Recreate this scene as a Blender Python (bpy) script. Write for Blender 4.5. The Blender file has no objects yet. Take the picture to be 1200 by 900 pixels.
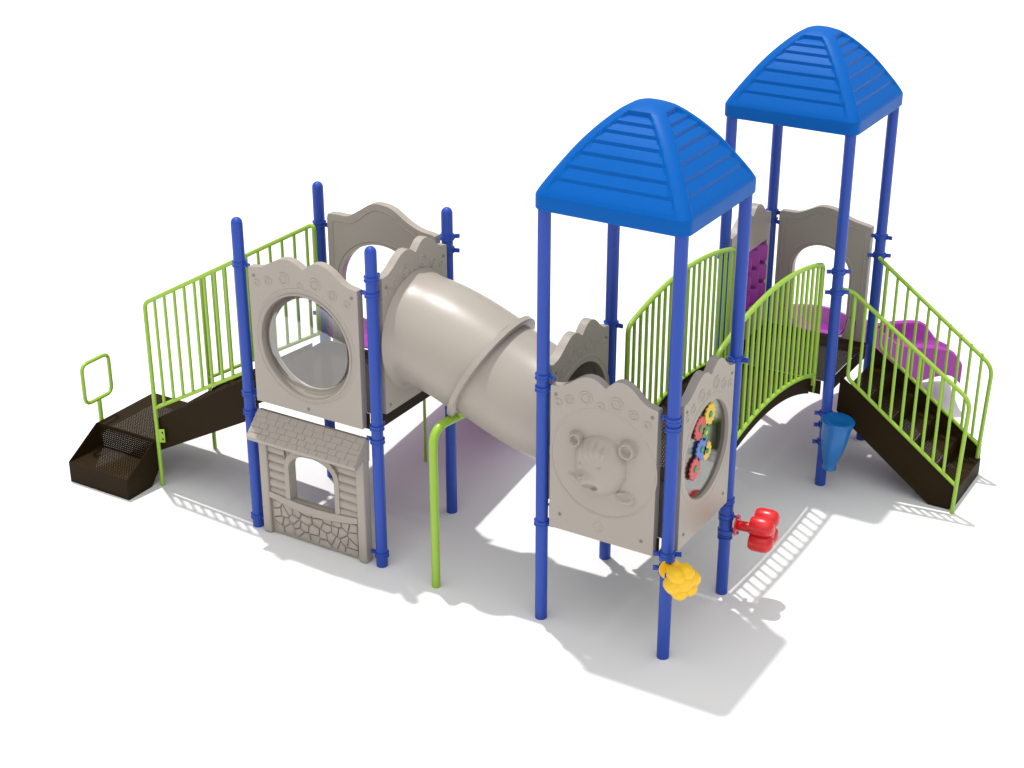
import bpy, bmesh, math, random
from mathutils import Vector, Matrix, geometry, noise
random.seed(4)
C = bpy.context.scene.collection
S = 1.067          # post spacing of the square towers
AX0, AX1 = -2.83, -1.524   # post lines of the wide tower
CY0, CY1 = 3.219, 4.286    # post lines of the far tower
R_POST = .048
V = Vector

# ------------------------------------------------------------------ materials
def mat(name, col, rough=.4, spec=.5, bump=.0, bscale=90, var=.04, coat=0.0):
    m = bpy.data.materials.new(name); m.use_nodes = True
    nt = m.node_tree; b = nt.nodes['Principled BSDF']
    b.inputs['Roughness'].default_value = rough
    b.inputs['Specular IOR Level'].default_value = spec
    b.inputs['Coat Weight'].default_value = coat
    b.inputs['Coat Roughness'].default_value = .15
    tc = nt.nodes.new('ShaderNodeTexCoord')
    n1 = nt.nodes.new('ShaderNodeTexNoise'); n1.inputs['Scale'].default_value = 3.1; n1.inputs['Detail'].default_value = 5
    nt.links.new(tc.outputs['Object'], n1.inputs['Vector'])
    mx = nt.nodes.new('ShaderNodeMix'); mx.data_type = 'RGBA'
    mx.inputs[6].default_value = [c*(1-var) for c in col]+[1]
    mx.inputs[7].default_value = [min(1, c*(1+var)) for c in col]+[1]
    nt.links.new(n1.outputs['Fac'], mx.inputs[0]); nt.links.new(mx.outputs[2], b.inputs['Base Color'])
    mr = nt.nodes.new('ShaderNodeMapRange'); mr.inputs[3].default_value = rough*.85; mr.inputs[4].default_value = min(1, rough*1.2)
    nt.links.new(n1.outputs['Fac'], mr.inputs[0]); nt.links.new(mr.outputs[0], b.inputs['Roughness'])
    if bump:
        n2 = nt.nodes.new('ShaderNodeTexNoise'); n2.inputs['Scale'].default_value = bscale; n2.inputs['Detail'].default_value = 3
        nt.links.new(tc.outputs['Object'], n2.inputs['Vector'])
        bp = nt.nodes.new('ShaderNodeBump'); bp.inputs['Strength'].default_value = bump; bp.inputs['Distance'].default_value = .004
        nt.links.new(n2.outputs['Fac'], bp.inputs['Height']); nt.links.new(bp.outputs[0], b.inputs['Normal'])
    return m

BLUE   = mat('blue_powder_coat', (.024, .070, .39), .36, .28, .06, 160)
ROOFB  = mat('blue_roof_plastic', (.0002, .100, .41), .42, .10, .04, 220)
BEIGE  = mat('beige_moulded_plastic', (.368, .328, .286), .34, .45, .10, 200)
GREEN  = mat('green_powder_coat', (.29, .49, .040), .33, .5, .05, 160)
BROWN  = mat('brown_coated_steel', (.021, .0125, .004), .55, .08, .15, 300)
PINK   = mat('magenta_slide_plastic', (.33, .026, .33), .32, .5, .05, 160)
YELLOW = mat('yellow_plastic', (.86, .52, .010), .35, .5, .08, 160)
RED    = mat('red_plastic', (.62, .012, .016), .30, .5, .08, 160)
CONE   = mat('blue_funnel_plastic', (.004, .135, .43), .30, .5, .08, 160)
STEEL  = mat('bolt_steel', (.22, .20, .18), .35, .6)
GEARG  = mat('green_gear_plastic', (.03, .30, .09), .4)
GEARB  = mat('blue_gear_plastic', (.09, .18, .60), .4)
GEARR  = mat('red_gear_plastic', (.58, .07, .08), .4)
GEARY  = mat('yellow_gear_plastic', (.75, .50, .03), .4)

def perforated():
    """brown plate with a real grid of punched round holes (object space)"""
    m = mat('perforated_brown_steel', (.021, .0125, .004), .55, .08)
    nt = m.node_tree; L = nt.links
    tc = nt.nodes.new('ShaderNodeTexCoord'); geo = nt.nodes.new('ShaderNodeNewGeometry')
    sp = nt.nodes.new('ShaderNodeSeparateXYZ'); L.new(tc.outputs['Object'], sp.inputs[0])
    def M(op, a, b=None, c=None):
        n = nt.nodes.new('ShaderNodeMath'); n.operation = op
        for i, v in enumerate((a, b, c)):
            if v is None: continue
            if isinstance(v, (int, float)): n.inputs[i].default_value = v
            else: L.new(v, n.inputs[i])
        return n.outputs[0]
    P = .022
    def cell(o): return M('SUBTRACT', M('FRACT', M('MULTIPLY', o, 1/P)), .5)
    # risers face -y or +x / -x: use z with the in-plane horizontal axis; treads use x and y
    nsp = nt.nodes.new('ShaderNodeSeparateXYZ'); L.new(geo.outputs['True Normal'], nsp.inputs[0])
    cx, cy, cz = cell(sp.outputs[0]), cell(sp.outputs[1]), cell(sp.outputs[2])
    ax = M('SUBTRACT', 1, M('ROUND', M('ABSOLUTE', nsp.outputs[0])))
    ay = M('SUBTRACT', 1, M('ROUND', M('ABSOLUTE', nsp.outputs[1])))
    az = M('SUBTRACT', 1, M('ROUND', M('ABSOLUTE', nsp.outputs[2])))
    d2 = M('ADD', M('ADD', M('MULTIPLY', M('MULTIPLY', cx, cx), ax), M('MULTIPLY', M('MULTIPLY', cy, cy), ay)),
           M('MULTIPLY', M('MULTIPLY', cz, cz), az))
    hole = M('LESS_THAN', d2, .09**2)
    tr = nt.nodes.new('ShaderNodeBsdfTransparent'); mix = nt.nodes.new('ShaderNodeMixShader')
    L.new(hole, mix.inputs[0]); L.new(nt.nodes['Principled BSDF'].outputs[0], mix.inputs[1]); L.new(tr.outputs[0], mix.inputs[2])
    L.new(mix.outputs[0], nt.nodes['Material Output'].inputs['Surface'])
    return m
PERF = perforated()

def clear(name, tint=.93, gloss=.09):
    m = bpy.data.materials.new(name); m.use_nodes = True
    nt = m.node_tree; nt.nodes.remove(nt.nodes['Principled BSDF'])
    t = nt.nodes.new('ShaderNodeBsdfTransparent'); t.inputs[0].default_value = (tint, tint, tint*.99, 1)
    g = nt.nodes.new('ShaderNodeBsdfGlossy'); g.inputs['Roughness'].default_value = .06
    lw = nt.nodes.new('ShaderNodeLayerWeight'); lw.inputs[0].default_value = .25
    mr = nt.nodes.new('ShaderNodeMapRange'); mr.inputs[3].default_value = gloss*.5; mr.inputs[4].default_value = .75
    mx = nt.nodes.new('ShaderNodeMixShader')
    nt.links.new(lw.outputs['Fresnel'], mr.inputs[0]); nt.links.new(mr.outputs[0], mx.inputs[0])
    nt.links.new(t.outputs[0], mx.inputs[1]); nt.links.new(g.outputs[0], mx.inputs[2])
    nt.links.new(mx.outputs[0], nt.nodes['Material Output'].inputs['Surface'])
    return m
CLEAR = clear('clear_bubble', .86, .40)
PANE = clear('clear_pane', .80, .30)

# ------------------------------------------------------------------ objects
def thing(name, label, cat, loc, group=None):
    o = bpy.data.objects.new(name, None); C.objects.link(o)
    o.location = loc; o.empty_display_size = .2
    o['label'] = label; o['category'] = cat
    if group: o['group'] = group
    return o
ROOT = {}
def rootloc(o):
    p = o
    while p.parent: p = p.parent
    return p.location.copy()
def obj(name, bm, m, parent=None, bevel=0, sharp=35, label=None, seg=3):
    """link bm (world coordinates) as one mesh object, child of parent"""
    if parent: bmesh.ops.translate(bm, verts=bm.verts, vec=-rootloc(parent))
    bmesh.ops.recalc_face_normals(bm, faces=bm.faces)
    a = math.radians(sharp)
    for f in bm.faces: f.smooth = True
    for e in bm.edges:
        if len(e.link_faces) != 2 or e.calc_face_angle(0) > a: e.smooth = False
    me = bpy.data.meshes.new(name); bm.to_mesh(me); bm.free()
    if isinstance(m, (list, tuple)):
        for k in m: me.materials.append(k)
    else: me.materials.append(m)
    o = bpy.data.objects.new(name, me); C.objects.link(o)
    if parent: o.parent = parent
    if label: o['label'] = label
    if bevel:
        for e in me.edges: e.use_edge_sharp = False
        bv = o.modifiers.new('Bevel', 'BEVEL'); bv.width = bevel; bv.segments = seg
        bv.limit_method = 'ANGLE'; bv.angle_limit = math.radians(40); bv.harden_normals = False
        wn = o.modifiers.new('WN', 'WEIGHTED_NORMAL'); wn.keep_sharp = False
    return o
def B(): return bmesh.new()

def box(bm, c, s, rot=None):
    M = Matrix.Translation(V(c)) @ (rot.to_4x4() if rot else Matrix.Identity(4)) @ Matrix.Diagonal((*s, 1))
    return bmesh.ops.create_cube(bm, size=1, matrix=M)['verts']
def frame(d):
    d = V(d).normalized()
    u = d.cross(V((0, 0, 1)))
    if u.length < 1e-3: u = V((1, 0, 0))
    u.normalize(); return u, d.cross(u).normalized(), d
def lathe(bm, prof, o, axis, seg=24, flute=None, closed=False):
    """prof: (radius, distance along axis)"""
    u, w, d = frame(axis); o = V(o); rings = []
    for r, h in prof:
        if r < 1e-6: rings.append([bm.verts.new(o+d*h)]); continue
        ring = []
        for k in range(seg):
            a = 2*math.pi*k/seg; rr = r*(flute(a, h) if flute else 1)
            ring.append(bm.verts.new(o+d*h+(u*math.cos(a)+w*math.sin(a))*rr))
        rings.append(ring)
    n = len(rings)
    for i in range(n if closed else n-1):
        a, b = rings[i], rings[(i+1) % n]
        for k in range(seg):
            k2 = (k+1) % seg
            if len(a) == 1 and len(b) == 1: continue
            if len(a) == 1: bm.faces.new((a[0], b[k], b[k2]))
            elif len(b) == 1: bm.faces.new((a[k2], a[k], b[0]))
            else: bm.faces.new((a[k], b[k], b[k2], a[k2]))
    if not closed:
        for ring in (rings[0], rings[-1]):
            if len(ring) > 1: bm.faces.new(ring)
def cyl(bm, p0, p1, r, seg=12):
    p0, p1 = V(p0), V(p1)
    lathe(bm, [(r, 0), (r, (p1-p0).length)], p0, p1-p0, seg)
def tube(bm, pts, r, seg=12, closed=False, caps=True):
    """sweep a circle along pts"""
    pts = [V(p) for p in pts]; n = len(pts); rings = []; up = None
    rr = r if isinstance(r, (list, tuple)) else [r]*n
    for i, p in enumerate(pts):
        if closed: t = pts[(i+1) % n]-pts[i-1]
        else: t = pts[min(i+1, n-1)]-pts[max(i-1, 0)]
        t.normalize()
        if up is None: up = t.orthogonal().normalized()
        up = (up-t*up.dot(t)).normalized(); s = t.cross(up)
        rings.append([bm.verts.new(p+(up*math.cos(2*math.pi*k/seg)+s*math.sin(2*math.pi*k/seg))*rr[i]) for k in range(seg)])
    for i in range(n if closed else n-1):
        a, b = rings[i], rings[(i+1) % n]
        # align seam of a closed loop
        off = 0
        if closed and i == n-1:
            off = min(range(seg), key=lambda o: (b[o].co-a[0].co).length)
        for k in range(seg): bm.faces.new((a[k], a[(k+1) % seg], b[(k+1+off) % seg], b[(k+off) % seg]))
    if caps and not closed: bm.faces.new(rings[0]); bm.faces.new(rings[-1])
def rounded(pts, r, n=6, closed=False):
    """round the corners of a polyline"""
    P = [V(p) for p in pts]; out = []
    m = len(P)
    for i, p in enumerate(P):
        if not closed and i in (0, m-1): out.append(p); continue
        a, b = P[i-1], P[(i+1) % m]
        da, db = (a-p), (b-p); rr = min(r, da.length*.48, db.length*.48)
        q0, q1 = p+da.normalized()*rr, p+db.normalized()*rr
        for k in range(n+1):
            t = k/n; out.append(q0*(1-t)**2+p*2*t*(1-t)+q1*t*t)
    return out
def smooth2(pts, n=6):
    """Catmull-Rom through 2d points"""
    out = []; m = len(pts)
    for i in range(m-1):
        p0, p1, p2, p3 = pts[max(i-1, 0)], pts[i], pts[i+1], pts[min(i+2, m-1)]
        for k in range(n):
            t = k/n
            out.append(tuple(.5*(2*p1[j]+(p2[j]-p0[j])*t+(2*p0[j]-5*p1[j]+4*p2[j]-p3[j])*t*t+(3*p1[j]-p0[j]-3*p2[j]+p3[j])*t**3) for j in (0, 1)))
    out.append(tuple(pts[-1])); return out
class Plane:
    """local panel frame: u along the panel, v up, w outward"""
    def __init__(s, o, u, n): s.o, s.u, s.n = V(o), V(u), V(n)
    def __call__(s, u, v, w=0): return s.o+s.u*u+V((0, 0, v))+s.n*w
def slab(bm, outer, holes, pl, w0, w1):
    loops = [outer]+holes
    tris = geometry.tessellate_polygon([[V((p[0], p[1], 0)) for p in l] for l in loops])
    flat = [p for l in loops for p in l]
    f = [bm.verts.new(pl(p[0], p[1], w1)) for p in flat]; b = [bm.verts.new(pl(p[0], p[1], w0)) for p in flat]
    for t in tris:
        try: bm.faces.new([f[i] for i in t]); bm.faces.new([b[i] for i in reversed(t)])
        except ValueError: pass
    k = 0
    for l in loops:
        n = len(l)
        for i in range(n):
            a, c = k+i, k+(i+1) % n
            bm.faces.new((f[a], f[c], b[c], b[a]))
        k += n
def circ(cx, cy, r, n=64, ry=None): return [(cx+r*math.cos(2*math.pi*k/n), cy+(ry or r)*math.sin(2*math.pi*k/n)) for k in range(n)]
def ring(bm, pl, u, v, w, R, r, ry=None, flat=.6, n=40):
    pts = []
    verts = []
    for k in range(n):
        a = 2*math.pi*k/n; row = []
        for j in range(8):
            b = 2*math.pi*j/8
            rr = R+r*math.cos(b); row.append(bm.verts.new(pl(u+rr*math.cos(a), v+(rr*(ry/R if ry else 1))*math.sin(a), w+r*flat*math.sin(b))))
        verts.append(row)
    for k in range(n):
        a, b = verts[k], verts[(k+1) % n]
        for j in range(8): bm.faces.new((a[j], b[j], b[(j+1) % 8], a[(j+1) % 8]))

# ------------------------------------------------------------------ hardware
def post(tower, x, y, top, dome, clamps):
    bm = B(); r = R_POST
    prof = [(r, 0), (r, top)]
    if dome: prof = [(r, 0), (r, top-.05)]+[(r*math.cos(a), top-.05+.05*math.sin(a)) for a in [math.pi/2*k/6 for k in range(1, 6)]]+[(0, top)]
    lathe(bm, prof, (x, y, 0), (0, 0, 1), 28)
    p = obj('post', bm, BLUE, tower)
    for z, dirs in clamps:
        bm = B()
        lathe(bm, [(r+.001, z-.022), (r+.013, z-.020), (r+.013, z-.010), (r+.007, z-.006), (r+.007, z+.008), (r+.013, z+.012), (r+.013, z+.020), (r+.001, z+.022)], (x, y, 0), (0, 0, 1), 24)
        for d in dirs:
            d = V((d[0], d[1], 0)).normalized()
            box(bm, V((x, y, z))+d*(r+.028), (.055, .014, .034), Matrix.Rotation(math.atan2(d.y, d.x), 3, 'Z'))
            s = V((-d.y, d.x, 0))
            cyl(bm, V((x, y, z))+d*(r+.022)-s*.020, V((x, y, z))+d*(r+.022)+s*.020, .010, 8)
        obj('clamp', bm, BLUE, p)
    return p
PROF = [(0, 1.175), (.006, 1.186), (.05, 1.19), (.10, 1.20), (.17, 1.232), (.24, 1.275), (.30, 1.305), (.365, 1.318), (.43, 1.308), (.485, 1.278), (.515, 1.262),
        (.545, 1.285), (.60, 1.325), (.66, 1.338), (.72, 1.325), (.78, 1.29), (.84, 1.24), (.90, 1.205), (.95, 1.193), (.994, 1.186), (1, 1.175)]
def outline(W, H=1.2, prof=PROF):
    top = smooth2([(u*W, v-1.2+H) for u, v in prof[1:-1]], 4)
    return [(0, 0), (W, 0), (W, H-.022)]+list(reversed(top))+[(0, H-.022)]
def screws(panel, pl, pts, w):
    for u, v in pts:
        bm = B(); d = pl.n
        lathe(bm, [(.013, 0), (.013, .004), (.010, .007), (.005, .007), (.005, .003), (0, .003)], pl(u, v, w), d, 14)
        obj('screw', bm, STEEL, panel)
BUB = [(.075, 1.06, .024), (.18, 1.10, .032), (.335, 1.15, .047), (.478, 1.115, .022), (.62, 1.16, .047), (.775, 1.10, .034), (.905, 1.055, .024)]
def bubbles(bm, pl, W, H, w):
    for u, v, r in BUB:
        ring(bm, pl, u*W, v-1.2+H, w-.001, r, .0095, flat=.85, n=32)
        if r > .03: ring(bm, pl, u*W, v-1.2+H, w-.002, r*.5, .008, flat=.7, n=24)

# ------------------------------------------------------------------ roof
def make_roof(tower, cx, cy, dz):
    HW, RC = .602, .085
    prof = [(0, 4.11), (.06, 4.106), (.118, 4.088), (.184, 4.050), (.294, 3.946), (.402, 3.816), (.510, 3.655), (.572, 3.555), (.602, 3.498)]
    def H(a):
        for (a0, z0), (a1, z1) in zip(prof, prof[1:]):
            if a <= a1: 
                t = (a-a0)/(a1-a0); return z0+(z1-z0)*t
        return prof[-1][1]
    sm = smooth2(prof, 8)
    def Hs(a):
        for (a0, z0), (a1, z1) in zip(sm, sm[1:]):
            if a <= a1+1e-9:
                t = (a-a0)/max(1e-9, a1-a0); return z0+(z1-z0)*t
        return sm[-1][1]
    seg = 48                                   # samples per side, denser rows at the louvre steps
    a0, a1, NL = .165, .588, 7
    st = (a1-a0)/NL
    rows = [.004, .012, .025, .04, .06, .085, .11, .135, .155, a0-.004]
    for k in range(NL):
        b = a0+k*st
        rows += [b, b+.004, b+st*.25, b+st*.5, b+st*.75, b+st-.016, b+st-.004]
    rows += [a1, a1+.003, .595, .599, HW]
    bm = B(); grid = []
    def base(phi_side, s, a):
        rc = min(RC, a*.75)*(1.0 if a > .3 else 1.0)
        # point on a rounded square of half width a ; s in [-1,1] along the side
        x = s*a; y = -a
        m = a-rc
        if abs(x) > m:
            t = (abs(x)-m)/rc*(math.pi/4)
            x = math.copysign(m+rc*math.sin(t), x); y = -(m+rc*math.cos(t))
        ang = phi_side*math.pi/2
        return x*math.cos(ang)-y*math.sin(ang), x*math.sin(ang)+y*math.cos(ang)
    for a in rows:
        row = []
        for side in range(4):
            for k in range(seg):
                s = -1+2*k/seg
                # concentrate samples near the hips
                s = math.sin(s*math.pi/2)*.5+s*.5
                x, y = base(side, s, a); z = Hs(a)
                d = a*(1-abs(s)); edge = .080
                if a0 <= a <= a1 and d > edge:
                    f = min(1, (d-edge)/.006)
                    ph = ((a-a0)/st) % 1.0
                    if a >= a1-1e-6: ph = 1
                    # every louvre falls back under the one above and stands proud at its lower edge
                    z -= f*((.032-.023*ph)*(1-.25*max(0, (a-.45)/.14)))
                row.append(bm.verts.new((cx+x, cy+y, z+dz)))
        grid.append(row)
    n = len(grid[0]); top = bm.verts.new((cx, cy, 4.111+dz))
    for k in range(n): bm.faces.new((top, grid[0][k], grid[0][(k+1) % n]))
    # fascia and a hollow underside
    def extra(a, z):
        row = []
        for side in range(4):
            for k in range(seg):
                s = -1+2*k/seg; s = math.sin(s*math.pi/2)*.5+s*.5
                x, y = base(side, s, a); row.append(bm.verts.new((cx+x, cy+y, z+dz)))
        return row
    grid += [extra(HW+.002, 3.487), extra(HW+.002, 3.395), extra(HW-.004, 3.386), extra(HW-.022, 3.386), extra(HW-.026, 3.47), extra(.45, 3.66), extra(.25, 3.90), extra(.08, 4.03)]
    for r0, r1 in zip(grid, grid[1:]):
        for k in range(n): bm.faces.new((r0[k], r1[k], r1[(k+1) % n], r0[(k+1) % n]))
    bot = bm.verts.new((cx, cy, 4.05+dz)); l = grid[-1]
    for k in range(n): bm.faces.new((bot, l[(k+1) % n], l[k]))
    return obj('roof', bm, ROOFB, tower, sharp=28)

# ------------------------------------------------------------------ decks
def deck(tower, x0, x1, y0, y1, z, skirt=.13):
    bm = B(); box(bm, ((x0+x1)/2, (y0+y1)/2, z-.002), (x1-x0-.01, y1-y0-.01, .004))
    # one single sheet
    bmesh.ops.delete(bm, geom=[f for f in bm.faces if f.normal.z < .5], context='FACES')
    d = obj('deck', bm, PERF, tower)
    bm = B(); t = .004; cut = .06
    box(bm, ((x0+x1)/2, y0, z-skirt/2), (x1-x0-cut*2, t, skirt)); box(bm, ((x0+x1)/2, y1, z-skirt/2), (x1-x0-cut*2, t, skirt))
    box(bm, (x0, (y0+y1)/2, z-skirt/2), (t, y1-y0-cut*2, skirt)); box(bm, (x1, (y0+y1)/2, z-skirt/2), (t, y1-y0-cut*2, skirt))
    obj('deck_skirt', bm, BROWN, d)
    return d

# ------------------------------------------------------------------ panels
def panel_frame_marks(bm, pl, W, H, w): 
    bubbles(bm, pl, W, H, w)

def window_panel(tower, pl, W):
    H = 1.2; c = (W/2, .595)
    bm = B(); slab(bm, outline(W, H), [circ(*c, .448, 72)], pl, -.035, .035)
    bubbles(bm, pl, W, H, .035)
    ring(bm, pl, *c, .034, .492, .010, flat=.6, n=80)
    for a in (-32, 20, 212, 158):                    # small moulded splashes around the ring
        t = math.radians(a); ring(bm, pl, c[0]+.53*math.cos(t)*.93, c[1]+.53*math.sin(t), .034, .014, .004, n=16)
    p = obj('window_panel', bm, BEIGE, tower, bevel=.018, label='beige bubble panel with a round clear porthole')
    bm = B()                                          # deep rim of the porthole
    lathe(bm, [(.462, .030), (.458, .044), (.446, .048), (.438, .040), (.432, -.02), (.405, -.045), (.392, -.05), (.388, -.062), (.40, -.07), (.447, -.07), (.449, .02)], pl(*c, 0), pl.n, 80, closed=True)
    obj('porthole_rim', bm, BEIGE, p)
    bm = B()
    lathe(bm, [(.43*math.cos(a), -.036+.15*math.sin(a)) for a in [math.pi/2*k/14 for k in range(14)]]+[(0, .114)], pl(*c, 0), pl.n, 72)
    bmesh.ops.delete(bm, geom=[f for f in bm.faces if len(f.verts) > 4], context='FACES')
    obj('clear_bubble', bm, CLEAR, p)
    screws(p, pl, [(.055, 1.12), (W-.055, 1.12), (.5*W, .05)], .035)
    return p

def bear_panel(tower, pl, W):
    H = 1.2; c = (W/2+.005, .648); R = .425
    bm = B(); slab(bm, outline(W, H), [circ(*c, R+.001, 96)], pl, -.035, .035)
    bubbles(bm, pl, W, H, .035)
    ring(bm, pl, W*.48, .11, .034, .040, .006, n=26); ring(bm, pl, W*.48+.02, .115, .034, .020, .005, n=20)
    p = obj('bear_panel', bm, BEIGE, tower, bevel=.008, label='beige panel with a raised bear face in a circle')
    def bump(x, z, cx, cz, rx, rz, h, k=.5, rot=0):
        dx, dz = x-cx, z-cz
        if rot: dx, dz = dx*math.cos(rot)+dz*math.sin(rot), -dx*math.sin(rot)+dz*math.cos(rot)
        q = 1-(dx/rx)**2-(dz/rz)**2
        return h*q**k if q > 0 else 0
    def smax(a, b, k=.012):
        h = max(0, min(1, .5+.5*(a-b)/k)); return b*(1-h)+a*h+k*h*(1-h)
    def sst(t): t = max(0, min(1, t)); return t*t*(3-2*t)
    def HF(x, z):
        # x,z are world offsets on the tower's front (post corner at x=0, ground at z=0)
        h = 0
        h = bump(x, z, .515, 1.505, .218, .238, .088, .5)                  # head
        h = smax(h, bump(x, z, .505, 1.440, .205, .180, .096, .55), .02)    # cheeks
        for cx, cz, rt in ((.415, 1.625, .50), (.465, 1.65, .25), (.52, 1.655, .0), (.575, 1.64, -.3)):   # soft tuft
            h += bump(x, z, cx, cz, .030, .060, .014, 1.0, rt)
        h = smax(h, bump(x, z, .445, 1.405, .115, .100, .122, .55), .03)    # muzzle
        h = smax(h, bump(x, z, .420, 1.440, .038, .024, .136, .5), .010)    # nose
        for cx, cz, r in ((.312, 1.675, .058), (.738, 1.690, .072)):        # cupped ears
            d = math.hypot(x-cx, (z-cz)/1.05)/r
            if d < 1:
                e = .056*math.sqrt(max(0, 1-((d-.70)/.30)**2)) if d > .70 else .056-.032*sst((.70-d)/.40)
                h = smax(h, e, .010)
        # hollows either side of the mouth line, and the eyes
        h -= .036*sst(1.7-math.hypot((x-.478)/.036, (z-1.350)/.028))
        h -= .034*sst(1.7-math.hypot((x-.370)/.030, (z-1.358)/.024))
        h += .012*math.exp(-(((x-.423)/.006)**2+((z-1.365)/.040)**2))
        h -= .008*math.exp(-(((x-.375)/.013)**2+((z-1.520)/.011)**2))
        h -= .009*math.exp(-(((x-.545)/.014)**2+((z-1.528)/.011)**2))
        # paws
        h = smax(h, bump(x, z, .290, 1.345, .060, .036, .026, .45, -.45), .005)
        h = smax(h, bump(x, z, .728, 1.285, .084, .058, .046, .45, -.1), .005)
        h -= .022*sst(1.5-math.hypot((x-.722)/.050, (z-1.300)/.022))
        return max(h, 0)*1.2
    bm = B(); NR, NA = 110, 220; rows = []
    ux = pl.o.x; uz = pl.o.z
    for i in range(NR+1):
        r = (R+.002)*i/NR
        if i == 0: rows.append([bm.verts.new(pl(c[0], c[1], .020+HF(ux+c[0], uz+c[1])))]); continue
        row = []
        for k in range(NA):
            a = 2*math.pi*k/NA; u, v = c[0]+r*math.cos(a), c[1]+r*math.sin(a)
            e = .020
            row.append(bm.verts.new(pl(u, v, e+HF(ux+u, uz+v))))
        rows.append(row)
    for k in range(NA): bm.faces.new((rows[0][0], rows[1][k], rows[1][(k+1) % NA]))
    for i in range(1, NR):
        for k in range(NA): bm.faces.new((rows[i][k], rows[i+1][k], rows[i+1][(k+1) % NA], rows[i][(k+1) % NA]))
    last = [bm.verts.new(v.co-pl.n*.045) for v in rows[-1]]
    for k in range(NA): bm.faces.new((rows[-1][k], last[k], last[(k+1) % NA], rows[-1][(k+1) % NA]))
    obj('bear_relief', bm, BEIGE, p, sharp=60)
    bm = B(); ring(bm, pl, *c, .0345, R+.016, .006, flat=.4, n=120); obj('relief_rim', bm, BEIGE, p)
    screws(p, pl, [(.045, 1.12), (W-.045, 1.125), (.09, .13), (W-.10, .10)], .035)
    return p

def gear(bm, pl, u, v, w, r, n, t=.010, hole=.3):
    o = []
    for k in range(n*4):
        a = 2*math.pi*k/(n*4); rr = r if k % 4 in (0, 1) else r*.86
        o.append((u+rr*math.cos(a), v+rr*math.sin(a)))
    slab(bm, o, [circ(u, v, r*hole, 18)], pl, w-t/2, w+t/2)
def gear_panel(tower, pl, W):
    H = 1.2; c = (W/2, .655)
    bm = B(); slab(bm, outline(W, H), [circ(*c, .385, 64)], pl, -.035, .035)
    bubbles(bm, pl, W, H, .035)
    ring(bm, pl, *c, .034, .435, .009, flat=.5, n=80)
    p = obj('gear_panel', bm, BEIGE, tower, bevel=.018, label='beige panel with coloured gears behind a round clear pane')
    for w in (.004,):
        bm = B(); lathe(bm, [(.386, w-.002), (.386, w+.002)], pl(*c, 0), pl.n, 64); obj('clear_pane', bm, PANE, p)
    for u, v, r, n, m in ((.573, 1.811, .088, 14, GEARY), (.405, 1.765, .088, 14, GEARR), (.508, 1.69, .066, 11, GEARG), (.450, 1.575, .088, 14, GEARB), (.552, 1.518, .070, 11, GEARY), (.350, 1.455, .088, 14, GEARR)):
        bm = B(); gear(bm, pl, u-pl.o.y, v-pl.o.z, .022, r*1.06, n); g = obj('gear', bm, m, p, label='%s gear' % m.name.split('_')[0])
        bm = B(); lathe(bm, [(r*.28, .010), (r*.28, .034), (r*.14, .038), (0, .038)], pl(u-pl.o.y, v-pl.o.z), pl.n, 16)
        obj('hub', bm, GEARG if m is not GEARG else GEARY, g)
    screws(p, pl, [(.05, 1.12), (W-.05, 1.125), (.09, .10), (W-.09, .12)], .035)
    return p

def tunnel_panel(tower, pl, W, H, cv, r, label):
    bm = B(); slab(bm, outline(W, H), [circ(W/2, cv, r, 64)], pl, -.035, .035)
    for side in (1, -1):
        q = Plane(pl.o, pl.u, pl.n)
        if side == 1: bubbles(bm, pl, W, H, .035)
        else:
            for u, v, rr in BUB: ring(bm, pl, u*W, v-1.2+H, -.034, rr, .0075, flat=.75, n=32)
        ring(bm, pl, W/2, cv, side*.034, r+.045, .010, flat=.6, n=72)
    p = obj('tunnel_panel', bm, BEIGE, tower, bevel=.018, label=label)
    for s in (1, -1): screws(p, Plane(pl.o, pl.u, pl.n*s), [(.05, 1.10*H/1.2), (W-.05, 1.10*H/1.2), (.06, .06), (W-.06, .06)], .035)
    return p

def arch_panel(tower, pl, W, H, rise, ow, otop, label):
    """slide entrance: shouldered crown over an arched opening down to the deck"""
    top = smooth2([(.006*W, H-.02), (.015*W, H-.002), (.10*W, H+.006), (.20*W, H+.012), (.30*W, H+rise*.45), (.42*W, H+rise*.93), (.52*W, H+rise), (.62*W, H+rise*.86), (.74*W, H+rise*.38), (.85*W, H+.015), (.95*W, H), (.994*W, H-.01)], 5)
    x0, x1 = W/2-ow/2, W/2+ow/2
    op = [(x0+.03, 0), (x0, .20)]+[(W/2-ow/2*math.cos(a), otop-ow*.48+ow*.48*math.sin(a)) for a in [math.pi*k/28 for k in range(29)]]+[(x1, .20), (x1-.03, 0)]
    outer = [(0, 0)]+op+[(W, 0), (W, H-.03)]+list(reversed(top))+[(0, H-.04)]
    bm = B(); slab(bm, outer, [], pl, -.035, .035)
    p = obj('slide_panel', bm, BEIGE, tower, bevel=.016, label=label)
    # moulded border line on both faces
    ins = [(u*.9+W*.05, v-.055) for u, v in top]
    path = [(W*.05, .03)]+[(W*.05, H-.10)]+ins+[(W*.95, H-.10), (W*.95, .03)]
    for s in (1, -1):
        bm = B(); tube(bm, [pl(u, v, s*.034) for u, v in path], .006, 8); obj('moulded_border', bm, BEIGE, p)
    bm = B()
    oo = [(u, v) for u, v in op]
    for s in (1, -1):
        tube(bm, [pl(W/2+(u-W/2)*1.09, v*1.03+.0 if v > .1 else v+.02, s*.034) for u, v in oo], .007, 8)
    obj('opening_rim', bm, BEIGE, p)
    return p

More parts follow.
